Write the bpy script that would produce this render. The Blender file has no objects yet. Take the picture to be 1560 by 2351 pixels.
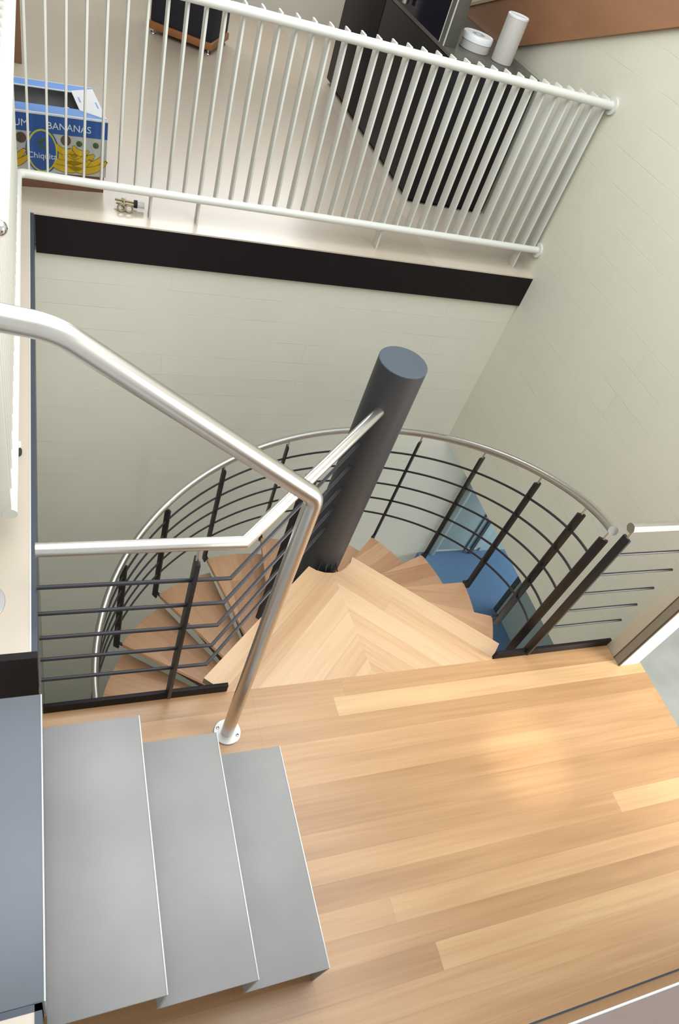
import bpy, bmesh, math, random
from mathutils import Vector, Matrix
random.seed(7)
C = bpy.context.scene.collection
R = math.radians
H = 0.68            # upper floor level above the landing (four risers)
XW, YW, YF, XR = -0.5915, -0.1894, 1.899, 1.917

# ------------------------------------------------------------------ materials
def new_mat(name):
    m = bpy.data.materials.new(name); m.use_nodes = True
    nt = m.node_tree; b = nt.nodes['Principled BSDF']
    return m, nt, b
def N(nt, t, **kw):
    n = nt.nodes.new(t)
    for k, v in kw.items(): setattr(n, k, v)
    return n
def math_(nt, op, a, b=None, c=None):
    n = N(nt, 'ShaderNodeMath', operation=op)
    for i, v in enumerate((a, b, c)):
        if v is None: continue
        if isinstance(v, (int, float)): n.inputs[i].default_value = v
        else: nt.links.new(v, n.inputs[i])
    return n.outputs[0]
def rgb(c): return (c[0], c[1], c[2], 1)
def simple(name, col, rough=.5, metal=0., noise=.06, scale=30., bump=0., spec=.5):
    m, nt, b = new_mat(name)
    b.inputs['Roughness'].default_value = rough; b.inputs['Metallic'].default_value = metal
    b.inputs['Specular IOR Level'].default_value = spec
    tc = N(nt, 'ShaderNodeTexCoord'); nz = N(nt, 'ShaderNodeTexNoise')
    nz.inputs['Scale'].default_value = scale; nz.inputs['Detail'].default_value = 4
    nt.links.new(tc.outputs['Object'], nz.inputs['Vector'])
    mr = N(nt, 'ShaderNodeMapRange'); mr.inputs[3].default_value = 1 - noise; mr.inputs[4].default_value = 1 + noise
    nt.links.new(nz.outputs['Fac'], mr.inputs[0])
    mx = N(nt, 'ShaderNodeVectorMath', operation='SCALE'); mx.inputs[0].default_value = col
    nt.links.new(mr.outputs[0], mx.inputs['Scale']); nt.links.new(mx.outputs[0], b.inputs['Base Color'])
    if bump:
        bp = N(nt, 'ShaderNodeBump'); bp.inputs['Strength'].default_value = bump; bp.inputs['Distance'].default_value = .002
        nt.links.new(nz.outputs['Fac'], bp.inputs['Height']); nt.links.new(bp.outputs[0], b.inputs['Normal'])
    return m
def planks(name, cols, width=.07, length=1.3, rough=.35, joint=.75, vary=1.0, seed=0., xseam=None):
    """wood strips laid along UV u; every strip piece has its own tone and grain"""
    m, nt, b = new_mat(name); L = nt.links.new
    uv = N(nt, 'ShaderNodeUVMap'); sp = N(nt, 'ShaderNodeSeparateXYZ'); L(uv.outputs[0], sp.inputs[0])
    u, v = sp.outputs[0], sp.outputs[1]
    row = math_(nt, 'FLOOR', math_(nt, 'DIVIDE', v, width))
    wn = N(nt, 'ShaderNodeTexWhiteNoise', noise_dimensions='1D'); L(math_(nt, 'ADD', row, seed + .37), wn.inputs['W'])
    uu = math_(nt, 'DIVIDE', math_(nt, 'ADD', u, math_(nt, 'MULTIPLY', wn.outputs['Value'], length)), length)
    col = math_(nt, 'FLOOR', uu)
    cell = N(nt, 'ShaderNodeCombineXYZ'); L(col, cell.inputs[0]); L(row, cell.inputs[1]); cell.inputs[2].default_value = seed
    w2 = N(nt, 'ShaderNodeTexWhiteNoise', noise_dimensions='3D'); L(cell.outputs[0], w2.inputs['Vector'])
    gv = N(nt, 'ShaderNodeCombineXYZ')
    L(math_(nt, 'MULTIPLY', u, 1.3), gv.inputs[0]); L(math_(nt, 'MULTIPLY', v, 42.), gv.inputs[1])
    L(math_(nt, 'MULTIPLY', w2.outputs['Value'], 50.), gv.inputs[2])
    g = N(nt, 'ShaderNodeTexNoise'); g.inputs['Scale'].default_value = 1.6; g.inputs['Detail'].default_value = 6; g.inputs['Distortion'].default_value = .6
    L(gv.outputs[0], g.inputs['Vector'])
    gs = N(nt, 'ShaderNodeTexNoise'); gs.inputs['Scale'].default_value = .55; gs.inputs['Detail'].default_value = 2
    gv2 = N(nt, 'ShaderNodeCombineXYZ'); L(math_(nt, 'MULTIPLY', u, 1.8), gv2.inputs[0]); L(math_(nt, 'MULTIPLY', v, 14.), gv2.inputs[1]); L(math_(nt, 'MULTIPLY', w2.outputs['Value'], 90.), gv2.inputs[2])
    L(gv2.outputs[0], gs.inputs['Vector'])
    f = math_(nt, 'ADD', math_(nt, 'MULTIPLY', w2.outputs['Value'], .55 * vary),
              math_(nt, 'ADD', math_(nt, 'MULTIPLY', math_(nt, 'SUBTRACT', g.outputs['Fac'], .5), .55),
                    math_(nt, 'ADD', math_(nt, 'MULTIPLY', math_(nt, 'SUBTRACT', gs.outputs['Fac'], .5), .7), .5 - .27 * vary)))
    cr = N(nt, 'ShaderNodeValToRGB'); e = cr.color_ramp.elements
    e[0].position = .12; e[0].color = rgb(cols[0]); e[1].position = .9; e[1].color = rgb(cols[2])
    k = e.new(.5); k.color = rgb(cols[1]); L(f, cr.inputs[0])
    # joints
    fr = math_(nt, 'FRACT', math_(nt, 'DIVIDE', v, width)); dv = math_(nt, 'MULTIPLY', math_(nt, 'MINIMUM', fr, math_(nt, 'SUBTRACT', 1., fr)), width)
    fu = math_(nt, 'FRACT', uu); du = math_(nt, 'MULTIPLY', math_(nt, 'MINIMUM', fu, math_(nt, 'SUBTRACT', 1., fu)), length)
    d = math_(nt, 'MINIMUM', dv, du)
    if xseam is not None: d = math_(nt, 'MINIMUM', d, math_(nt, 'ABSOLUTE', math_(nt, 'SUBTRACT', u, xseam)))
    jm = N(nt, 'ShaderNodeMapRange'); jm.inputs[1].default_value = .0002; jm.inputs[2].default_value = .0014; jm.inputs[3].default_value = joint; jm.inputs[4].default_value = 1.
    L(d, jm.inputs[0])
    mx = N(nt, 'ShaderNodeVectorMath', operation='SCALE'); L(cr.outputs[0], mx.inputs[0]); L(jm.outputs[0], mx.inputs['Scale'])
    L(mx.outputs[0], b.inputs['Base Color'])
    b.inputs['Roughness'].default_value = rough
    return m
def block_wall(name, col, bump=.35, course=.125, length=.42):
    m, nt, b = new_mat(name); L = nt.links.new
    b.inputs['Roughness'].default_value = .75; b.inputs['Specular IOR Level'].default_value = .25
    uv = N(nt, 'ShaderNodeUVMap')
    br = N(nt, 'ShaderNodeTexBrick'); br.inputs['Scale'].default_value = 1.
    br.inputs['Brick Width'].default_value = length; br.inputs['Row Height'].default_value = course
    br.inputs['Mortar Size'].default_value = .0022; br.inputs['Mortar Smooth'].default_value = .6
    br.inputs['Color1'].default_value = (1, 1, 1, 1); br.inputs['Color2'].default_value = (.97, .97, .97, 1); br.inputs['Mortar'].default_value = (.9, .9, .88, 1)
    wob = N(nt, 'ShaderNodeTexNoise'); wob.inputs['Scale'].default_value = 5.; L(uv.outputs[0], wob.inputs['Vector'])
    va = N(nt, 'ShaderNodeVectorMath', operation='MULTIPLY_ADD'); va.inputs[1].default_value = (.012, .012, 0); L(wob.outputs['Color'], va.inputs[0]); L(uv.outputs[0], va.inputs[2])
    L(va.outputs[0], br.inputs['Vector'])
    nz = N(nt, 'ShaderNodeTexNoise'); nz.inputs['Scale'].default_value = 9.; nz.inputs['Detail'].default_value = 5; L(uv.outputs[0], nz.inputs['Vector'])
    # joints fade in and out under the paint
    fd = N(nt, 'ShaderNodeTexNoise'); fd.inputs['Scale'].default_value = 2.3; L(uv.outputs[0], fd.inputs['Vector'])
    fm = N(nt, 'ShaderNodeMapRange'); fm.inputs[1].default_value = .4; fm.inputs[2].default_value = .62; L(fd.outputs['Fac'], fm.inputs[0])
    sc = N(nt, 'ShaderNodeVectorMath', operation='SCALE'); sc.inputs[0].default_value = col
    mr = N(nt, 'ShaderNodeMapRange'); mr.inputs[3].default_value = .965; mr.inputs[4].default_value = 1.03; L(nz.outputs['Fac'], mr.inputs[0]); L(mr.outputs[0], sc.inputs['Scale'])
    mm = N(nt, 'ShaderNodeMix', data_type='RGBA', blend_type='MULTIPLY'); L(fm.outputs[0], mm.inputs[0])
    L(sc.outputs[0], mm.inputs[6]); L(br.outputs['Color'], mm.inputs[7]); L(mm.outputs[2], b.inputs['Base Color'])
    hh = math_(nt, 'ADD', math_(nt, 'MULTIPLY', math_(nt, 'MULTIPLY', br.outputs['Fac'], fm.outputs[0]), -1.), math_(nt, 'MULTIPLY', nz.outputs['Fac'], .25))
    bp = N(nt, 'ShaderNodeBump'); bp.inputs['Strength'].default_value = bump; bp.inputs['Distance'].default_value = .004
    L(hh, bp.inputs['Height']); L(bp.outputs[0], b.inputs['Normal'])
    return m

M = {}
M['beech'] = planks('beech strips', ((.35, .19, .085), (.49, .288, .142), (.61, .41, .215)), .074, 9., .30, .86, .8, 0., .086)
M['beech_tread'] = planks('beech tread boards', ((.44, .225, .12), (.55, .31, .175), (.65, .40, .24)), .085, 2.5, .35, .86, .8, 5.)
M['beech_sheen'] = planks('beech landing boards with sheen tone', ((.46, .27, .145), (.58, .38, .225), (.68, .49, .31)), .085, 9., .30, .86, .8, 5.)  # tread beech made paler: the landing's sheen is put into the colour
M['maple'] = planks('pale maple boards', ((.51, .425, .33), (.59, .505, .41), (.65, .57, .475)), .085, 1.5, .27, .9, .55, 9.)
M['beech_red'] = planks('red beech board', ((.27, .125, .058), (.32, .15, .072), (.37, .18, .09)), .4, 6., .4, .95, .2, 3.)
M['pale_wood'] = simple('pale wood edge', (.50, .36, .24), .5, 0, .08, 12)
M['wall'] = block_wall('painted block wall', (.735, .717, .615), .3, .125, 1.5)
M['wall_shaded'] = block_wall('painted block wall right', (.655, .633, .52), .22, .13, 1.9)  # same paint as the back wall, toned darker for the different lighting here
M['plain'] = simple('white plaster', (.74, .72, .66), .8, 0, .02, 8)
M['white'] = simple('white lacquer', (.66, .66, .605), .35, 0, .02, 20)
M['fascia'] = simple('dark fascia lacquer', (.010, .007, .008), .5, 0, .1, 10, 0., .2)
M['steeledge'] = simple('blue grey edge steel', (.055, .065, .085), .45, .3, .1, 20)
M['edge_white'] = simple('pale metal edge strip', (.62, .62, .58), .4, .2, .02, 20)
M['black'] = simple('black lacquered steel', (.014, .011, .012), .42, 0, .1, 30)
M['rod'] = simple('dark grey rod steel', (.028, .028, .034), .38, .3, .1, 30)
M['graphite'] = simple('graphite column paint', (.040, .042, .048), .5, .1, .12, 60)
M['steel'] = simple('brushed stainless steel', (.66, .635, .60), .31, 1., .05, 60)
M['flange'] = simple('stainless flange', (.46, .45, .43), .38, .7, .04, 60)
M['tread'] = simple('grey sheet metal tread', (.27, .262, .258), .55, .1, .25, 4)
M['tread_sky'] = simple('grey sheet metal', (.11, .12, .14), .42, .3, .12, 3)  # same sheet metal; the top step's bluish skylight reflection is in the colour
M['riser'] = simple('grey sheet metal riser', (.30, .30, .30), .5, .2, .06, 6)
M['nosing'] = simple('worn bare metal edge', (.58, .61, .60), .3, .35, .03, 20)
M['concrete'] = simple('grey concrete floor', (.24, .255, .25), .4, 0, .35, 5, .2)
M['cap'] = simple('column top with skylight tint', (.058, .074, .092), .5, .1, .12, 60)  # column paint lightened to blue grey to carry the skylight's reflection
M['screed'] = simple('grey green screed', (.30, .30, .25), .7, 0, .12, 6)
M['carpet'] = simple('blue carpet', (.15, .25, .40), .95, 0, .25, 160, .6, .1)
M['teal'] = simple('pale teal paint', (.36, .45, .45), .5, 0, .03, 10)
M['teal_dark'] = simple('dark teal jamb', (.05, .06, .065), .6, 0, .05, 10)
M['taupe'] = simple('taupe corner lining', (.30, .265, .215), .5, .1, .04, 12)
M['taupe_dark'] = simple('dark taupe joint', (.10, .075, .05), .6, 0, .05, 12)
M['mauve'] = simple('mauve grey lacquer', (.19, .145, .13), .25, 0, .05, 15)
M['floor_tint_front'] = simple('glossy front with floor reflection tint', (.22, .13, .075), .18, 0, .05, 10)  # brown reflection of the wooden floor put into the base colour
M['sideboard'] = simple('black brown lacquer', (.012, .009, .011), .5, 0, .1, 10, 0., .2)
M['sb_top_sheen'] = simple('dark lacquer top with wall reflection', (.095, .088, .074), .28, 0, .06, 10)  # dark lacquer lightened so its colour carries the bright wall's reflection
M['glass'] = simple('dark smoked glass', (.012, .012, .020), .08, 0, .1, 5)
M['greyside'] = simple('grey green panel', (.085, .083, .07), .5, 0, .06, 10)
M['tin'] = simple('off white tin', (.56, .54, .50), .4, .1, .04, 30)
M['tin_print'] = simple('grey printed motif', (.33, .33, .33), .5, 0, .1, 30)
M['cyl'] = simple('pale grey tube card', (.50, .475, .44), .5, 0, .03, 30)
M['cyltop'] = simple('white tube lid', (.82, .82, .82), .35, 0, .02, 30)
M['cloth'] = simple('near black speaker cloth', (.012, .012, .020), .8, 0, .25, 200)
M['orange_wood'] = simple('orange brown plinth wood', (.30, .12, .04), .45, 0, .12, 14)
M['darkwood'] = simple('dark brown wood', (.20, .105, .055), .5, 0, .12, 14)
M['blue_light'] = simple('light blue print', (.12, .27, .62), .55, 0, .04, 20)
M['blue_deep'] = simple('deep blue print', (.022, .085, .30), .55, 0, .05, 20)
M['card_white'] = simple('white card', (.66, .66, .66), .6, 0, .03, 20)
M['card_grey'] = simple('pale grey printed card', (.46, .46, .44), .6, 0, .03, 20)
M['card_brown'] = simple('brown cardboard', (.16, .075, .042), .75, 0, .08, 20)
M['card_inside'] = simple('dark inside of carton', (.05, .03, .025), .85, 0, .1, 20)
M['banana'] = simple('yellow banana print', (.58, .37, .012), .55, 0, .12, 40)
M['banana_dark'] = simple('green print line', (.05, .09, .02), .6, 0, .1, 40)
M['hole'] = simple('brown hand hole', (.11, .065, .05), .8, 0, .1, 20)
M['ring'] = simple('yellow ring print', (.52, .47, .03), .55, 0, .05, 20)
M['print_text'] = simple('pale print', (.62, .68, .76), .6, 0, .02, 20)
M['brass'] = simple('dull brass', (.34, .27, .16), .35, .8, .1, 60)
M['rubber'] = simple('black rubber', (.01, .01, .014), .6, 0, .05, 30)
M['plastic'] = simple('white plastic', (.78, .78, .78), .4, 0, .02, 30)
M['chrome'] = simple('chrome', (.75, .75, .78), .12, 1., .02, 30)
M['bag'] = simple('white paper inside', (.6, .58, .58), .7, 0, .05, 30)

# ------------------------------------------------------------------ geometry helpers
class MB:
    def __init__(s): s.bm = bmesh.new(); s.mats = []; s.cur = 0
    def use(s, m):
        if m not in s.mats: s.mats.append(m)
        s.cur = s.mats.index(m); return s
    def _mark(s, faces, smooth=False):
        for f in faces: f.material_index = s.cur; f.smooth = smooth
    def box(s, x0, x1, y0, y1, z0, z1, bev=0., mat=None):
        vs = [s.bm.verts.new((x, y, z)) for x in (x0, x1) for y in (y0, y1) for z in (z0, z1)]
        idx = [(0, 1, 3, 2), (4, 6, 7, 5), (0, 4, 5, 1), (2, 3, 7, 6), (0, 2, 6, 4), (1, 5, 7, 3)]
        fs = [s.bm.faces.new([vs[i] for i in q]) for q in idx]; s._mark(fs)
        if mat is not None:
            for v in vs: v.co = mat @ v.co
        if bev:
            es = list({e for f in fs for e in f.edges})
            r = bmesh.ops.bevel(s.bm, geom=es, offset=bev, segments=2, affect='EDGES', profile=.5)
            s._mark(r['faces'])
        return s
    def prism(s, poly, d, bev=0.):
        """poly: 3D points (planar), extruded by vector d"""
        d = Vector(d); a = [s.bm.verts.new(p) for p in poly]; b = [s.bm.verts.new(Vector(p) + d) for p in poly]
        n = len(poly); fs = [s.bm.faces.new(a[::-1]), s.bm.faces.new(b)]
        for i in range(n): fs.append(s.bm.faces.new([a[i], a[(i + 1) % n], b[(i + 1) % n], b[i]]))
        s._mark(fs)
        bmesh.ops.recalc_face_normals(s.bm, faces=fs)
        if bev:
            es = list({e for f in fs for e in f.edges})
            r = bmesh.ops.bevel(s.bm, geom=es, offset=bev, segments=2, affect='EDGES', profile=.5); s._mark(r['faces'])
        return s
    def tube(s, path, r, n=20, closed=False, caps=True):
        P = [Vector(p) for p in path]; m = len(P)
        T = [(P[(i + 1) % m] - P[i]).normalized() for i in range(m if closed else m - 1)]
        t0 = T[0]; up = Vector((0, 0, 1)) if abs(t0.z) < .9 else Vector((0, 1, 0))
        a = t0.cross(up).normalized(); b = a.cross(t0).normalized()
        ring = [P[0] + a * (r * math.cos(2 * math.pi * k / n)) + b * (r * math.sin(2 * math.pi * k / n)) for k in range(n)]
        if closed:
            nn = (T[-1] + T[0]).normalized()
            ring = [p + t0 * ((P[0] - p).dot(nn) / t0.dot(nn)) for p in ring]
        rings = [ring]
        for i in range(1, m):
            ti = T[i - 1]; nn = (T[i - 1] + T[i]).normalized() if (i < m - 1 or closed) else ti
            ring = [p + ti * ((P[i] - p).dot(nn) / ti.dot(nn)) for p in ring]; rings.append(ring)
        V = [[s.bm.verts.new(p) for p in rg] for rg in rings]; fs = []
        for i in range(m if closed else m - 1):
            A, B = V[i], V[(i + 1) % m]
            for k in range(n): fs.append(s.bm.faces.new([A[k], A[(k + 1) % n], B[(k + 1) % n], B[k]]))
        s._mark(fs, True)
        if caps and not closed: s._mark([s.bm.faces.new(V[0][::-1]), s.bm.faces.new(V[-1])])
        return s
    def cyl(s, p, q, r, n=24): return s.tube([p, q], r, n)
    def lathe(s, prof, c, n=40, smooth=True):
        """prof: (radius, z) list; axis z through c"""
        c = Vector(c); V = []
        for r, z in prof:
            V.append([s.bm.verts.new(c + Vector((max(r, 1e-5) * math.cos(2 * math.pi * k / n), max(r, 1e-5) * math.sin(2 * math.pi * k / n), z))) for k in range(n)])
        fs = []
        for A, B in zip(V, V[1:]):
            for k in range(n): fs.append(s.bm.faces.new([A[k], A[(k + 1) % n], B[(k + 1) % n], B[k]]))
        s._mark(fs, smooth); s._mark([s.bm.faces.new(V[0][::-1]), s.bm.faces.new(V[-1])])
        return s
    def ball(s, c, r, sc=(1, 1, 1)):
        g = bmesh.ops.create_uvsphere(s.bm, u_segments=20, v_segments=12, radius=r)
        for v in g['verts']: v.co = Vector((v.co.x * sc[0], v.co.y * sc[1], v.co.z * sc[2])) + Vector(c)
        s._mark({f for v in g['verts'] for f in v.link_faces}, True); return s
    def uv(s, ang=0., org=(0, 0), side=True):
        """UV in metres; ang turns the u axis in the xy plane; steep faces run u along the ground and v up"""
        L = s.bm.loops.layers.uv.verify(); ca, sa = math.cos(ang), math.sin(ang)
        for f in s.bm.faces:
            n = f.normal
            for l in f.loops:
                x, y, z = l.vert.co
                if abs(n.z) > .5 or not side: l[L].uv = ((x - org[0]) * ca + (y - org[1]) * sa, -(x - org[0]) * sa + (y - org[1]) * ca)
                elif abs(n.x) > abs(n.y): l[L].uv = (y, z)
                else: l[L].uv = (x, z)
        return s
    def build(s, name, mat=None, parent=None, base=None, sharp=40):
        s.bm.normal_update()
        if not s.bm.loops.layers.uv: s.uv()
        me = bpy.data.meshes.new(name); s.bm.to_mesh(me); s.bm.free()
        if mat is not None: me.materials.append(mat)
        else:
            for m in s.mats: me.materials.append(m)
        try: me.set_sharp_from_angle(angle=R(sharp))
        except Exception: pass
        o = bpy.data.objects.new(name, me); C.objects.link(o)
        if parent is not None:
            o.parent = parent
            # geometry is written in world coordinates
            w = Matrix.Identity(4); p = parent
            while p is not None: w = p.matrix_basis @ w; p = p.parent
            me.transform(w.inverted())
        elif base is not None:
            me.transform(Matrix.Translation(Vector(base)).inverted()); o.location = base
        return o
def tag(o, label=None, cat=None, group=None, kind=None):
    if label: o['label'] = label
    if cat: o['category'] = cat
    if group: o['group'] = group
    if kind: o['kind'] = kind
    return o
def thing(name, label, cat, loc=(0, 0, 0), group=None):
    o = bpy.data.objects.new(name, None); C.objects.link(o); o.location = loc; o.empty_display_size = .1
    return tag(o, label, cat, group)
def fillet(pts, rad, n=10):
    P = [Vector(p) for p in pts]; out = [P[0]]
    for i in range(1, len(P) - 1):
        r = rad[i - 1] if isinstance(rad, (list, tuple)) else rad
        a = (P[i - 1] - P[i]).normalized(); b = (P[i + 1] - P[i]).normalized(); th = a.angle(b)
        if r <= 0: out.append(P[i]); continue
        d = r / math.tan(th / 2); c = P[i] + (a + b).normalized() * (r / math.sin(th / 2))
        p0 = P[i] + a * d; p1 = P[i] + b * d; v0 = p0 - c; v1 = p1 - c; om = v0.angle(v1)
        for k in range(n + 1):
            t = k / n; out.append(c + (v0 * math.sin((1 - t) * om) + v1 * math.sin(t * om)) / math.sin(om))
    out.append(P[-1]); return out
def text_mesh(name, s, size, mat, parent, loc, ux, uy, ext=.0006, align='CENTER'):
    cu = bpy.data.curves.new(name, 'FONT'); cu.body = s; cu.size = size; cu.extrude = ext; cu.align_x = align
    tmp = bpy.data.objects.new(name, cu); C.objects.link(tmp)
    dg = bpy.context.evaluated_depsgraph_get(); me = bpy.data.meshes.new_from_object(tmp.evaluated_get(dg))
    bpy.data.objects.remove(tmp); me.materials.clear(); me.materials.append(mat)
    ux, uy = Vector(ux).normalized(), Vector(uy).normalized(); uz = ux.cross(uy)
    mt = Matrix((ux, uy, uz)).transposed().to_4x4(); mt.translation = Vector(loc); me.transform(mt)
    o = bpy.data.objects.new(name, me); C.objects.link(o)
    if parent is not None:
        o.parent = parent; w = Matrix.Identity(4); p = parent
        while p is not None: w = p.matrix_basis @ w; p = p.parent
        me.transform(w.inverted())
    return o

# ------------------------------------------------------------------ setting
def struct(name, mb, mat=None, label=None, cat=None, parent=None):
    o = mb.build(name, mat, parent); return tag(o, label, cat, None, 'structure')
# landing floor
struct('floor', MB().prism([(-.80, -1.20, -.20), (1.83, -1.20, -.20), (1.83, 0, -.20), (-.80, 0, -.20)], (0, 0, .20)).uv(), M['beech'], 'beech strip floor of the middle landing beside the grey steps', 'floor')
# upper floor: back hall and the narrow walkway at left
fl = MB().use(M['maple'])
fl.box(-4.2, XR, YF + .006, 5.6, H - .15, H).box(-4.2, XW - .012, YW + .012, YF + .006, H - .15, H).box(XW - .012, XR, YF - .02, YF + .006, H - .007, H); fl.uv(0)
struct('floor_upper', fl, None, 'pale wooden upper floor behind the white balustrade', 'floor')
struct('trim_1', MB().box(-.585, XR, YF - .02, YF + .004, H - .1776, H - .008), M['fascia'], 'long black fascia under the upper floor edge along the back', 'fascia')
struct('trim_2', MB().box(-4.2, XW, YW - .006, YW + .012, H - .1776, H), M['fascia'], 'short black fascia across the end of the left walkway', 'fascia')
struct('trim_3', MB().box(XW - .012, XW + .001, YW + .012, YF, H - .1776, H - .002), M['steeledge'], 'blue grey steel edge along the left walkway', 'trim')
struct('trim_4', MB().box(XW - .0155, XW - .0120, YW + .013, YF, H - .001, H + .0008), M['edge_white'], 'thin pale strip along the edge of the left walkway', 'trim')
# floor in front of the top step
fl = MB().use(M['maple']); fl.box(-4.2, -.600, -3.2, -.885, H - .16, H).uv(R(90))
struct('floor_near', fl, None, 'pale wooden floor piece at the bottom left corner', 'floor')
struct('trim_5', MB().box(-.600, -.588, -3.2, -.872, H - .16, H + .001).box(-4.2, -.588, -.885, -.874, H - .16, H + .001), M['steeledge'], 'dark steel edging around the floor at the bottom left corner', 'trim')
# walls
struct('wall_back', MB().box(-.80, 3.6, YF, YF + .10, -3.9, H - .165), M['wall'], 'painted block wall under the long black fascia', 'wall')
struct('wall_right', MB().box(XR, XR + .12, 0.0, 5.6, -.54, 3.2), M['wall_shaded'], 'off white painted block wall at right behind the spiral stair', 'wall')
struct('wall_left', MB().box(-.75, -.625, -.02, YF, -3.9, H - .18), M['screed'], 'wall under the left walkway', 'wall')
struct('wall_under', MB().box(-.75, 5.2, -.16, -.06, -3.9, -.54), M['plain'], 'wall under the front of the landing', 'wall')
struct('wall_far', MB().box(-4.2, XR + .12, 5.6, 5.72, H - .15, 3.2), M['plain'], 'far wall of the upper room', 'wall')
struct('window_1', MB().box(-.45, 2.0, 5.585, 5.60, 1.66, 1.72).box(-.45, -.40, 5.585, 5.60, 1.66, 3.05).box(-.45, 1.9, 5.585, 5.60, 2.99, 3.05).box(.70, .74, 5.585, 5.60, 1.72, 2.99), M['white'], 'white frame of the window in the far wall of the upper room', 'window')
struct('wall_outer', MB().box(-4.32, -4.2, -3.2, 5.72, H - .15, 3.2), M['plain'], 'outer wall at the far left', 'wall')
struct('ceiling', MB().box(-4.2, XR + .12, 2.9, 5.72, 3.2, 3.3).box(-4.2, -2.2, -3.2, 2.9, 3.2, 3.3).box(-2.2, 4.4, -3.2, -2.3, 3.2, 3.3), M['plain'], 'white ceiling around the skylight', 'ceiling')
# nib at the right end of the landing
nb = MB().use(M['plain']); nb.box(1.712, 1.816, -.104, .0, 0, 2.4).use(M['wall_shaded']).box(1.706, 1.73, -.062, .0, 0, 2.4, .004)
nb.use(M['wall_shaded']).box(1.80, XR + .02, -.012, .02, -.34, 2.4)
nib = struct('wall_end', nb, None, 'narrow white wall end standing at the right edge of the landing', 'wall')
cl = MB().use(M['taupe']).box(1.7045, 1.7125, -.1045, -.064, 0, 2.4).use(M['taupe_dark']).box(1.7040, 1.7125, -.0655, -.0605, 0, 2.4).box(1.7042, 1.7135, -.1050, -.0985, 0, 2.4)
cl.build('corner_lining', None, nib)['label'] = 'taupe lining on the wall edge'
# side gallery at right
struct('floor_side', MB().box(1.836, 5.2, -3.2, -.012, -.54, -.34).box(2.04, 5.2, -.012, 2.0, -.54, -.34), M['concrete'], 'grey concrete floor beyond the right edge of the landing', 'floor')
# lower storey
struct('floor_lower', MB().box(-.75, 2.20, -.06, YF, -3.92, -3.80), M['screed'], 'grey green floor far below the spiral stair', 'floor')
struct('floor_carpet', MB().box(2.20, 5.2, -.06, YF, -2.0, -1.797), M['carpet'], 'blue carpet seen down in the lower room', 'carpet')
wl = MB().use(M['teal']); wl.box(2.67, 2.77, -.06, 1.29, -1.797, -.54)
struct('wall_lower', wl, None, 'pale teal wall beside the blue carpet', 'wall')
struct('trim_6', MB().box(2.655, 2.785, 1.28, 1.315, -1.797, -.54), M['teal_dark'], 'dark door jamb at the end of the teal wall', 'jamb')
dj = MB().use(M['teal']).box(2.33, 2.78, YF - .03, YF + .001, -1.74, -.54, .01).box(2.30, 2.335, YF - .045, YF + .001, -1.797, -.54, .01)
dj.use(M['teal_dark']).box(2.60, 2.615, YF - .036, YF - .028, -1.76, -.54).box(2.66, 2.69, YF - .042, YF - .028, -1.797, -.54).use(M['teal'])
struct('door_1', dj, None, 'pale teal door panel with dark grooves in the lower room', 'door')
struct('wall_lower_back', MB().box(2.78, 5.2, YF - .012, YF + .001, -1.797, -.54), M['teal'], 'pale blue wall of the lower room beyond the doorway', 'wall')

# ------------------------------------------------------------------ folded steel steps
RZ, G, X4, YB, YFR = .17, .2243, -.5829, -.2885, -.894
st = thing('steel_stair', 'grey folded sheet metal steps rising left from the wooden landing', 'stair', (0.09, -.6, 0))
tk = .006
for k in (1, 2, 3, 4):
    x1 = X4 + (4 - k) * G; x0 = x1 - G if k < 4 else -1.6
    z = k * RZ; yf = YFR if k < 4 else -.8735
    MB().box(x0, x1, yf, YB, z - tk, z, .0012).build('tread', M['tread'] if k < 4 else M['tread_sky'], st)
    MB().box(x1 - tk, x1, yf, YB, z - RZ, z - tk - .0002, .001).build('riser', M['riser'], st)
    MB().box(x1 - .0025, x1 + .0008, yf, YB, z - .004, z + .0008, .0008).build('nosing', M['nosing'], st)['label'] = 'bright worn metal edge of a step'

# ------------------------------------------------------------------ big stainless handrail
hr = thing('stair_handrail', 'thick brushed steel handrail bending down to a round plate on the landing', 'handrail', (-.024, -.148, 0))
pts = [(-.024, -.148, .004), (-.024, -.148, 1.170), (-.545, -.148, 1.556), (-.72, -.148, 1.585), (-.72, -.033, 1.585), (-.72, -.033, H + .004)]
MB().tube(fillet(pts, [.042, .14, .05, .05], 12), .0213, 28).build('rail', M['steel'], hr)
def flange(c, par, r=.046, a0=R(150)):
    f = MB().lathe([(r, 0), (r, .0045), (r - .0015, .006), (.022, .006)], c, 40).build('flange', M['flange'], par)
    for a in (a0, a0 + math.pi, ):
        p = Vector(c) + Vector((math.cos(a) * r * .76, math.sin(a) * r * .76, 0))
        q = MB().use(M['chrome']).lathe([(.0055, .006), (.0055, .0075), (.004, .0085)], p, 16)
        q.use(M['black']).box(-.0045, .0045, -.0011, .0011, .0083, .0089, 0, Matrix.Translation(p) @ Matrix.Rotation(a + .6, 4, 'Z'))
        q.build('screw', None, f)
flange((-.024, -.148, 0), hr); flange((-.72, -.033, H), hr, .060)

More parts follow.
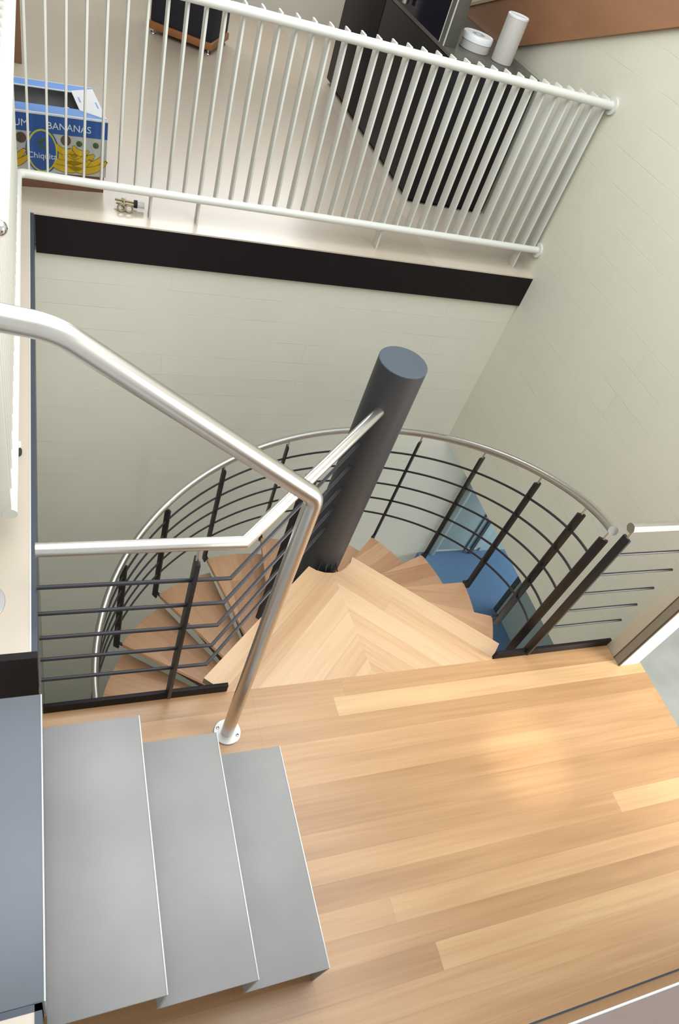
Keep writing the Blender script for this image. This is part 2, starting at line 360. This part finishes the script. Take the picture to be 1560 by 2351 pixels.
# ------------------------------------------------------------------ spiral stair
XC, YC, RC = .530, .600, .085
sp = thing('spiral_staircase', 'spiral stair of beech treads around a dark column with a curved steel railing', 'spiral stair', (XC, YC, -3.8))
def pol(a, r, z): return (XC + r * math.cos(a), YC + r * math.sin(a), z)
cm = MB().use(M['graphite']).lathe([(RC, -3.797), (RC, .992), (RC - .002, .993)], (XC, YC, 0), 64)
cm.build('column', None, sp)
MB().lathe([(RC, .9925), (RC, .996), (RC - .002, .998)], (XC, YC, 0), 64).build('column_top_sheen', M['cap'], sp)['label'] = 'round top of the column, skylight tinted in as blue grey'  # column's own top as a separate disc, sky sheen in its colour
PH0, DPH, RT = R(-40.), R(20.6), .868
zrail = lambda a: .805 - .446 * (a + math.pi / 4)
def arc(r, a0, a1, z, n=12): return [pol(a0 + (a1 - a0) * i / n, r, z) for i in range(n + 1)]
# landing piece, boards mitred in the middle
A_, B_, C_, D_ = (1.097, -.004), (1.168, .065), (.640, .562), (.427, .551)
E_, F_ = (-.071, .060), (-.004, -.004)
mid_in = pol(R(-88), .125, 0)[:2]; mid_out = (.565, -.004)
hole_r = [pol(a, .125, 0)[:2] for a in (R(-22), R(-38), R(-55), R(-72))]
hole_l = [pol(a, .125, 0)[:2] for a in (R(-105), R(-122), R(-138))]
right = [mid_out, A_, B_] + hole_r + [mid_in]
left = [F_, mid_out, mid_in] + hole_l + [E_]
lm = MB().use(M['beech_sheen'])
L1 = lm.prism([(x, y, -.034) for x, y in right], (0, 0, .0345)); lm.uv(R(-43.3), B_)
o1 = lm.build('landing_board', None, sp)
lm = MB().use(M['beech_sheen']); lm.prism([(x, y, -.034) for x, y in left], (0, 0, .0345)); lm.uv(R(42.8), E_)
lm.build('landing_board', None, sp)
lm = MB().prism([(E_[0] + .02, E_[1], -.11), (F_[0], F_[1], -.11), (A_[0], A_[1], -.11), (B_[0] - .02, B_[1], -.11), (.62, .50, -.11), (.43, .50, -.11)], (0, 0, .075))
lm.build('landing_carrier', M['black'], sp)
for i in range(1, 21):
    z = -.035 - .158 * i
    a1 = PH0 + DPH * i; a0 = a1 - R(23.5)
    poly = arc(.122, a0 - R(2), a1 + R(2), z - .03, 5) + arc(RT, a1, a0, z - .03, 10)
    tm = MB().use(M['beech_tread']).prism(poly, (0, 0, .030), .0015); tm.uv((a0 + a1) / 2, (random.uniform(-3, 3), random.uniform(-3, 3)))
    t_ = tm.build('tread', None, sp)
    q = arc(.118, a0 + R(3), a1 - R(3), z - .036, 4) + arc(RT - .004, a1 - R(.3), a0 + R(1), z - .036, 8)
    bm_ = MB().prism(q, (0, 0, .0058)).lathe([(.118, z - .05), (.118, z - .03)], (XC, YC, 0), 32)
    # radial fin holding the tread to the column
    for a in (a0 + R(6), a1 - R(3)):
        u = Vector((math.cos(a), math.sin(a), 0)); v = Vector((-u.y, u.x, 0)) * .004; c0 = Vector((XC, YC, 0))
        bm_.prism([c0 + u * .08 - v + Vector((0, 0, z - .13)), c0 + u * .08 - v + Vector((0, 0, z - .036)), c0 + u * .80 - v + Vector((0, 0, z - .036)), c0 + u * .80 - v + Vector((0, 0, z - .055))], v * 2)
    bm_.build('bracket', M['black'], t_)
# fan of thin fins under the landing, seen in the gap beside the column
for a in (-118, -100, -85, -70):
    a = R(a); MB().tube([pol(a, .078, .02), pol(a, .095, -.012), pol(a, .120, -.03)], .0022, 8).build('fin', M['rod'], sp)
RR = .904
a_s = R(-36.6); a_e = PH0 + DPH * 20
n = 150
MB().tube([pol(a_s + (a_e - a_s) * i / n, RR, zrail(a_s + (a_e - a_s) * i / n)) for i in range(n + 1)], .0175, 24).build('handrail', M['steel'], sp)
for off in (.158, .276, .394, .512, .630):
    MB().tube([pol(a_s + R(1) + (a_e - a_s) * i / n, RR, zrail(a_s + (a_e - a_s) * i / n) - off) for i in range(n + 1)], .0055, 10).build('rod', M['rod'], sp)
for i in range(0, 21):
    a = R(-35.5) if i == 0 else R(-40.2) + DPH * i
    zt = zrail(a) - .055; zb = zt - .79
    if i == 0: zb = -.085
    mt = Matrix.Translation((XC, YC, 0)) @ Matrix.Rotation(a, 4, 'Z')
    p = MB().box(RR - .0175, RR + .0175, -.0055, .0055, zb, zt, .001, mt).build('baluster', M['black'], sp)
    MB().cyl(pol(a, RR, zt - .004), pol(a, RR, zt + .045), .0042, 12).build('pin', M['steel'], p)
    if i: MB().box(RT - .004, RR - .015, -.006, .006, zb + .045, zb + .06, .001, mt).build('foot', M['black'], p)

# ------------------------------------------------------------------ landing railing, left of the spiral
lr = thing('landing_railing', 'dark rod railing on the left kerb with a steel rail running into the column', 'railing', (-.3, .01, 0))
dx, dy = XC - .06 + .095, YC - .05
MB().tube([(XW + .001, 0, .835), (-.092, 0, .833), (.484, .543, .833)], .0178, 24).build('handrail', M['steel'], lr)
for z, e in ((.676, .0), (.558, -.004), (.440, -.006), (.325, -.008), (.208, -.012)):
    MB().tube([(XW + .001, 0, z + .008), (-.101, 0, z), (.463, .553, z)], .0058, 12).build('rod', M['rod'], lr)
p = MB().box(-.2095, -.1975, -.0175, .0175, .028, .765, .001).build('post', M['black'], lr)
MB().cyl((-.2035, 0, .76), (-.2035, 0, .82), .0055, 12).build('pin', M['steel'], p)
mt = Matrix.Translation((.189, .297, 0)) @ Matrix.Rotation(R(43.5), 4, 'Z')
p = MB().box(-.006, .006, -.021, .021, -.03, .765, .001, mt).build('post', M['black'], lr)
MB().cyl((.189, .285, .76), (.195, .271, .82), .0055, 12).build('pin', M['steel'], p)
MB().box(XW + .003, .0, -.001, .012, -.05, .042, .001).build('kerb', M['fascia'], lr)
rl = thing('landing_railing', 'short dark rod railing on the right kerb beside the white wall end', 'railing', (1.4, .01, 0))
MB().tube([(1.228, 0, .829), (1.78, 0, .829)], .0178, 24).build('handrail', M['steel'], rl)
for z in (.681, .563, .443, .328, .214):
    MB().tube([(1.25, 0, z), (1.632 if z < .6 else 1.70, 0, z)], .0052, 12).build('rod', M['rod'], rl)
p = MB().box(1.2475, 1.2585, -.0175, .0175, .028, .776, .001).build('post', M['black'], rl)
MB().cyl((1.253, 0, .77), (1.253, 0, .815), .0045, 12).build('pin', M['steel'], p)
MB().box(1.106, 1.706, -.001, .012, -.05, .042, .001).build('kerb', M['fascia'], rl)

# ------------------------------------------------------------------ white balustrade
YT, XL = 1.952, -.633
bl = thing('white_balustrade', 'white balustrade of flat bars along the upper floor edge and left walkway', 'balustrade', (.6, YT, H))
for nm, z, r, y0 in (('top_rail', 1.535, .0190, .165), ('bottom_rail', .802, .0175, .14)):
    xl = XL if z > 1 else XL - .014
    MB().tube(fillet([(xl, y0, z), (xl, YT, z), (XR, YT, z)], .03, 8), r, 24).build(nm, M['white'], bl)
    MB().tube([(XR - .012, YT, z), (XR - .0005, YT, z)], .038, 32).build('wall_rosette', M['white'], bl)
for i in range(37):
    x = -.603 + .0692 * i
    z0 = H if i in (7, 10, 23, 35) else .795
    MB().box(x - .0042, x + .0042, YT + .010, YT + .065, z0, 1.556, .0008).build('bar', M['white'], bl)
for i in range(26):
    y = .145 + .0692 * i
    MB().box(XL - .068, XL - .010, y - .0045, y + .0045, .795, 1.556, .0008).build('bar', M['white'], bl)
MB().ball((XL + .004, .158, 1.540), .0145).build('end_knob', M['chrome'], bl)

# ------------------------------------------------------------------ low cabinet at the bottom right
cb = thing('low_cabinet', 'glossy low cabinet with mauve top and brown painted floor reflection at the bottom right corner', 'cabinet', (1.0, -1.5, 0))
MB().box(.20, 2.1, -1.9, -1.149, .012, .835).build('body', M['floor_tint_front'], cb)
MB().box(.20, 2.1, -1.9, -1.1520, .836, .845).build('top', M['mauve'], cb)
MB().box(.20, 2.1, -1.1520, -1.1475, .832, .8455, .001).build('edge_strip', M['nosing'], cb)
MB().box(.20, 2.1, -1.160, -1.1445, 0, .012).build('base_strip', M['steeledge'], cb)

# ------------------------------------------------------------------ sideboard and the things on it
SX0, SX1, SY0, SY1, SZ = 1.372, 1.885, 2.565, 4.36, 1.425
sb = thing('sideboard', 'long black sideboard standing against the right wall behind the white bars', 'sideboard', (1.6, 3.4, H))
MB().box(SX0 + .012, SX1, SY0, SY1, H + .02, SZ - .02, .002).build('body', M['sideboard'], sb)
MB().box(SX0, SX1 + .004, SY0 - .004, SY1, SZ - .02, SZ, .002).build('top', M['sb_top_sheen'], sb)
MB().box(SX0 + .03, SX1 - .02, SY0 + .03, SY1 - .03, H, H + .02).build('plinth', M['fascia'], sb)
for y0, y1 in ((SY0 + .004, 3.645), (3.66, SY1 - .004)):
    MB().box(SX0, SX0 + .012, y0, y1, H + .03, SZ - .024, .001).build('door', M['sideboard'], sb)
gc = thing('glass_panel', 'slim dark glass panel with pale corner edges standing on the black sideboard', 'panel', (1.6, 3.4, SZ))
MB().box(SX0 + .006, SX0 + .075, 2.745, 4.2, SZ, SZ + .55, .002).build('body', M['greyside'], gc)
MB().box(SX0, SX0 + .006, 2.80, 4.2, SZ, SZ + .55).build('front_pane', M['glass'], gc)
MB().box(SX0 - .001, SX0 + .008, 2.795, 2.806, SZ, SZ + .55).box(SX0 - .001, SX0 + .004, 2.741, 2.748, SZ, SZ + .55).build('corner_strip', M['edge_white'], gc)
MB().box(SX0 - .001, SX0 + .008, 2.748, 2.795, SZ, SZ + .55).build('frame', M['greyside'], gc)
k = MB().cyl((SX0 - .03, 3.30, SZ + .03), (SX0 - .03, 3.30, SZ + .15), .018, 20).cyl((SX0, 3.30, SZ + .09), (SX0 - .03, 3.30, SZ + .09), .01, 14)
k.build('handle', M['chrome'], gc)
tin = thing('round_tin', 'low round off white tin with grey motif on its lid, on the sideboard', 'tin', (1.645, 2.665, SZ))
tin.location = (1.62, 2.655, SZ)
tx, ty = 1.595, 2.83
tin.location = (tx, ty, SZ)
MB().lathe([(.078, 0), (.082, .004), (.082, .040), (.080, .042)], (tx, ty, SZ), 48).build('body', M['tin'], tin)
ld = MB().lathe([(.0805, .042), (.084, .043), (.084, .070), (.081, .074), (.074, .074), (.072, .072)], (tx, ty, SZ), 48).build('lid', M['cyltop'], tin)
pr = MB()
for a in range(0, 360, 40):
    pr.ball((tx + .026 * math.cos(R(a)), ty + .026 * math.sin(R(a)), SZ + .0715), .013, (1, .8, .12))
pr.build('lid_motif', M['tin_print'], ld)
cy = thing('white_cylinder', 'tall pale cylinder with a white lid standing on the sideboard end', 'cylinder', (1.70, 2.66, SZ))
cx_, cy_ = 1.715, 2.715
cy.location = (cx_, cy_, SZ)
MB().lathe([(.052, 0), (.056, .004), (.056, .205), (.055, .207)], (cx_, cy_, SZ), 40).build('body', M['cyl'], cy)
MB().lathe([(.0555, .207), (.0565, .208), (.0565, .216), (.053, .219), (.049, .217)], (cx_, cy_, SZ), 40).build('lid', M['cyltop'], cy)

# ------------------------------------------------------------------ beech stringer of the next stair on the right wall
sl = lambda y: 1.452 - .379 * (y - 2.98)
sg = thing('stair_stringer', 'slanting brown beech stringer board fixed high on the right wall', 'stringer', (XR, 2.9, 1.5))
poly = [(XR - .022, 1.0, sl(1.0)), (XR - .022, 4.6, sl(4.6)), (XR - .022, 4.6, sl(4.6) + .262), (XR - .022, 1.0, sl(1.0) + .262)]
MB().prism(poly, (.0218, 0, 0)).build('board', M['beech_red'], sg)
poly = [(XR - .028, 1.0, sl(1.0) + .262), (XR - .028, 4.6, sl(4.6) + .262), (XR - .028, 4.6, sl(4.6) + .280), (XR - .028, 1.0, sl(1.0) + .280)]
MB().prism(poly, (.0278, 0, 0)).build('top_edge', M['pale_wood'], sg)['label'] = 'pale wooden top edge of the stringer'

# ------------------------------------------------------------------ loudspeaker
spk = thing('loudspeaker', 'tall dark loudspeaker on an orange brown wooden plinth on the upper floor', 'speaker', (.45, 4.6, H))
mt = Matrix.Translation((.52, 4.35, H)) @ Matrix.Rotation(R(-27), 4, 'Z')
MB().box(-.43, 0, 0, .38, .075, 1.02, .012, mt).build('cabinet', M['cloth'], spk)
MB().box(-.44, .01, -.01, .39, .03, .075, .006, mt).build('plinth', M['orange_wood'], spk)
for x, y in ((-.41, .02), (-.02, .02), (-.41, .36), (-.02, .36)):
    f_ = MB()
    f_.tube([mt @ Vector((x + .02 * math.cos(R(t)), y + .02 * math.sin(R(t)), .005)) for t in range(0, 360, 30)], .004, 8, True)
    f_.cyl(mt @ Vector((x, y, .0)), mt @ Vector((x, y, .03)), .006, 10)
    f_.build('foot', M['chrome'], spk)
post = MB().use(M['darkwood']).box(-.70, -.643, 3.49, 3.55, H, 1.40, .003).build('wooden_post', None, None, (-.67, 3.52, H))
tag(post, 'square brown wooden leg standing on the upper floor behind the fruit carton', 'leg')

# ------------------------------------------------------------------ fruit carton
ang = R(8.); ux = Vector((math.cos(ang), math.sin(ang), 0)); uy = Vector((-math.sin(ang), math.cos(ang), 0)); uz = Vector((0, 0, 1))
o0 = Vector((-.297, 2.133, H))     # bottom front right corner
BW, BD, BH = .50, .335, .305
bx = thing('fruit_carton', 'blue and white printed fruit carton standing behind the balustrade at upper left', 'carton', o0)
mt = Matrix((( ux.x, uy.x, 0, o0.x), (ux.y, uy.y, 0, o0.y), (0, 0, 1, o0.z), (0, 0, 0, 1)))
W_ = .004
MB().box(-BW + .006, -.006, .006, BD - .006, 0, .10, .001, mt).build('base_tray', M['card_brown'], bx)['label'] = 'plain brown cardboard bottom of the carton'
z1 = .072
ld = MB().use(M['card_grey']); ld.box(-BW, 0, 0, W_, z1, BH, 0, mt).box(-BW, 0, BD - W_, BD, z1, BH, 0, mt)
ld.use(M['blue_deep']).box(-W_, 0, W_, BD - W_, z1, BH, 0, mt).box(-BW, -BW + W_, W_, BD - W_, z1, BH, 0, mt)
lid = ld.build('lid_sides', None, bx)
MB().box(-BW - .0006, .0006, -.0010, .0, BH - .072, BH - .003, 0, mt).build('blue_band', M['blue_deep'], lid)
tp = MB().use(M['blue_light']).box(-BW, 0, .004, .082, BH, BH + .003, 0, mt).box(-BW, 0, BD - .072, BD - .004, BH, BH + .003, 0, mt)
tp.use(M['card_white']).box(-BW, .0, -.002, .006, BH - .003, BH + .0036, 0, mt).box(-BW, 0, BD - .004, BD, BH, BH + .0036, 0, mt).box(-BW, 0, BD - .078, BD - .071, BH, BH + .0036, 0, mt)
tp.prism([mt @ Vector(p) for p in ((-.002, .01, BH + .003), (-.10, .07, BH + .003), (-.10, BD - .072, BH + .003), (-.002, BD - .02, BH + .003))], (0, 0, .003))
tp.box(-BW, -BW + .10, .07, BD - .07, BH, BH + .003, 0, mt)
tp.use(M['blue_light']).box(-.085, -.079, .15, .20, BH + .0061, BH + .0066, 0, mt).box(-.020, -.014, .11, .17, BH + .0061, BH + .0066, 0, mt)
tp.build('lid_top', None, bx)['label'] = 'light blue top flaps with a white end flap'
MB().box(-BW + .01, -.01, .01, BD - .01, .10, .14, 0, mt).build('inside', M['card_inside'], bx)
MB().ball(mt @ Vector((-.135, .15, .235)), .045, (.7, .9, 1.1)).build('paper', M['bag'], bx)
def face(x, z, d=.0012): return mt @ Vector((x, -d, z))
# round badge
def disc(mat, cx, cz, rx, rz, d, name, par):
    n = 40; m = MB(); m.prism([face(cx + rx * math.cos(2 * math.pi * i / n), cz + rz * math.sin(2 * math.pi * i / n), d) for i in range(n)], -uy * .0006)
    return m.build(name, mat, par)
cxb, czb = -.258, .160
bd = disc(M['blue_deep'], cxb, czb, .064, .093, .0012, 'badge', lid)
disc(M['ring'], cxb, czb, .059, .087, .0018, 'badge_ring', lid)
disc(M['blue_deep'], cxb, czb, .053, .080, .0024, 'badge_field', lid)
text_mesh('badge_lettering', 'Chiquita', .034, M['print_text'], lid, face(cxb, czb - .030, .0034), ux, uz)
lf = MB()
for dx_, dz_, rr_ in ((-.012, .036, .013), (.006, .046, .012), (.018, .030, .010), (-.004, .018, .012), (.012, .012, .008)):
    lf.ball(face(cxb + dx_, czb + dz_, .003), rr_, (1, .1, .55))
lf.build('badge_leaves', M['banana_dark'], lid)
text_mesh('band_lettering', 'PREMIUM', .038, M['print_text'], lid, face(-.308, BH - .054, .0016), ux, uz, .0005, 'RIGHT')
text_mesh('band_lettering', 'BANANAS', .038, M['print_text'], lid, face(-.240, BH - .054, .0016), ux, uz, .0005, 'LEFT').scale = (1, 1, 1)
disc(M['hole'], -.166, .212, .020, .021, .0012, 'hand_hole', lid); disc(M['hole'], -.338, .205, .020, .021, .0012, 'hand_hole', lid)
def banana(cx, cz, r, a0, a1, w):
    n = 10; out = []
    for i in range(n + 1): t = i / n; a = R(a0 + (a1 - a0) * t); ww = w * math.sin(math.pi * (.12 + .76 * t)); out.append((cx + (r + ww) * math.cos(a), cz + (r + ww) * math.sin(a)))
    for i in range(n, -1, -1): t = i / n; a = R(a0 + (a1 - a0) * t); ww = w * math.sin(math.pi * (.12 + .76 * t)); out.append((cx + (r - ww) * math.cos(a), cz + (r - ww) * math.sin(a)))
    return out
j = 0
for gx in (-.155, -.088, -.395, -.465):
    for q, (ox, oz, r, a0, a1, w) in enumerate(((.0, .205, .062, 205, 318, .016), (.0, .205, .092, 212, 330, .016), (-.004, .200, .034, 190, 320, .012), (.004, .212, .118, 236, 322, .014))):
        pts_ = banana(gx + ox - .01, oz, r, a0, a1, w)
        j += 1
        b1 = MB().prism([face(x, z, .0012 + .0003 * q) for x, z in banana(gx + ox - .01, oz, r, a0 - 2, a1 + 2, w + .002)], -uy * .0002).build('print_outline', M['banana_dark'], lid)
        MB().prism([face(x, z, .0014 + .0003 * q) for x, z in pts_], -uy * .0003).build('banana_print', M['banana'], lid)
    MB().ball(face(gx + .042, .205, .003), .012, (1, .15, 1)).build('stem_print', M['banana_dark'], lid)

# ------------------------------------------------------------------ small fittings on the upper floor
gd = thing('brass_fitting', 'small brass pipe fitting with black collar and white cap under the balustrade', 'fitting', (-.2, 2.02, H))
zt = H + .024
MB().tube([(-.262, 2.046, zt), (-.180, 2.036, zt)], .0048, 12).build('pipe', M['brass'], gd)
MB().tube([(-.258, 2.024, zt - .004), (-.180, 2.016, zt - .004)], .0048, 12).build('pipe', M['brass'], gd)
MB().tube([(-.225, 2.055, zt), (-.225, 1.995, zt - .008)], .0052, 12).build('cross_pipe', M['brass'], gd)
MB().tube([(-.183, 2.027, zt), (-.168, 2.026, zt)], .017, 20).build('collar', M['rubber'], gd)
MB().tube([(-.168, 2.026, zt), (-.138, 2.023, zt)], .0135, 20).build('cap', M['plastic'], gd)
for x in (-.238, -.206):
    MB().tube([(x + .015 * math.cos(R(t)), 1.990 + .006 * math.sin(R(t)), H + .0165 + .013 * math.sin(R(t))) for t in range(0, 360, 24)], .0038, 10, True).build('ring', M['brass'], gd)
MB().ball((-.222, 2.072, H + .013), .0125).build('knob', M['plastic'], gd)
ds = thing('door_stop', 'small black and white knob on the left walkway beside the balustrade', 'knob', (-.640, .475, H))
MB().lathe([(.013, 0), (.014, .004), (.014, .014), (.010, .018)], (-.640, .475, H), 24).build('base', M['rubber'], ds)
MB().lathe([(.010, .018), (.012, .020), (.012, .030), (.006, .035)], (-.640, .488, H), 24).build('cap', M['plastic'], ds)

# ------------------------------------------------------------------ light
def area(name, loc, target, sx, sy, power, col):
    l = bpy.data.lights.new(name, 'AREA'); l.shape = 'RECTANGLE'; l.size = sx; l.size_y = sy; l.energy = power; l.color = col
    o = bpy.data.objects.new(name, l); C.objects.link(o); o.location = loc
    o.rotation_euler = (Vector(target) - Vector(loc)).to_track_quat('-Z', 'Y').to_euler(); return o
area('skylight', (.35, .45, 3.15), (.35, .45, 0), 2.5, 3.0, 118, (.90, .955, 1.0))
area('window_daylight', (3.9, -1.9, 1.3), (1.5, -.4, .2), 1.6, 2.2, 260, (1.0, .965, .86))
area('lower_window_daylight', (4.9, 1.0, -1.1), (2.6, 1.2, -1.6), 1.4, 1.0, 70, (.86, .95, 1.0))
area('lower_hall_fill', (.6, -.05, -1.75), (.6, 2., -1.75), 2.2, 2.2, 18, (1.0, .98, .92))  # added fill light under the landing, brightens the lower well
area('far_window_daylight', (.9, 5.57, 2.35), (.7, 2., 1.), 2.6, 1.3, 95, (.96, .98, 1.0))
l = bpy.data.lights.new('spot_lamp', 'SPOT'); l.energy = 260; l.spot_size = R(8); l.spot_blend = 1.; l.color = (1, .9, .7); l.shadow_soft_size = .04
o = bpy.data.objects.new('spot_lamp', l); C.objects.link(o); o.location = (1.25, -.75, 3.1)
o.rotation_euler = (Vector((1.06, -.42, 0)) - o.location).to_track_quat('-Z', 'Y').to_euler()
w = bpy.data.worlds.new('World'); bpy.context.scene.world = w; w.use_nodes = True
bg = w.node_tree.nodes['Background']; bg.inputs[0].default_value = (.93, .97, .97, 1); bg.inputs[1].default_value = .93

# ------------------------------------------------------------------ camera
f_px = 1607.683
cam = bpy.data.cameras.new('camera'); co = bpy.data.objects.new('camera', cam); C.objects.link(co)
cam.sensor_fit = 'HORIZONTAL'; cam.sensor_width = 24.; cam.lens = f_px / 1560. * 24.; cam.clip_start = .01
r0, r1, r2 = Vector((.923282, -.267003, .276154)), Vector((-.021299, -.753397, -.65722)), Vector((.383533, .600918, -.701285))
m = Matrix((r0, -r1, -r2)).transposed().to_4x4(); m.translation = (-.559147, -1.100571, 2.229842)
co.matrix_world = m
sc = bpy.context.scene; sc.camera = co
sc.view_settings.view_transform = 'Standard'; sc.view_settings.look = 'None'; sc.view_settings.gamma = 1; sc.view_settings.exposure = -.18
sc.view_settings.use_curve_mapping = False
sc.cycles.max_bounces = 8
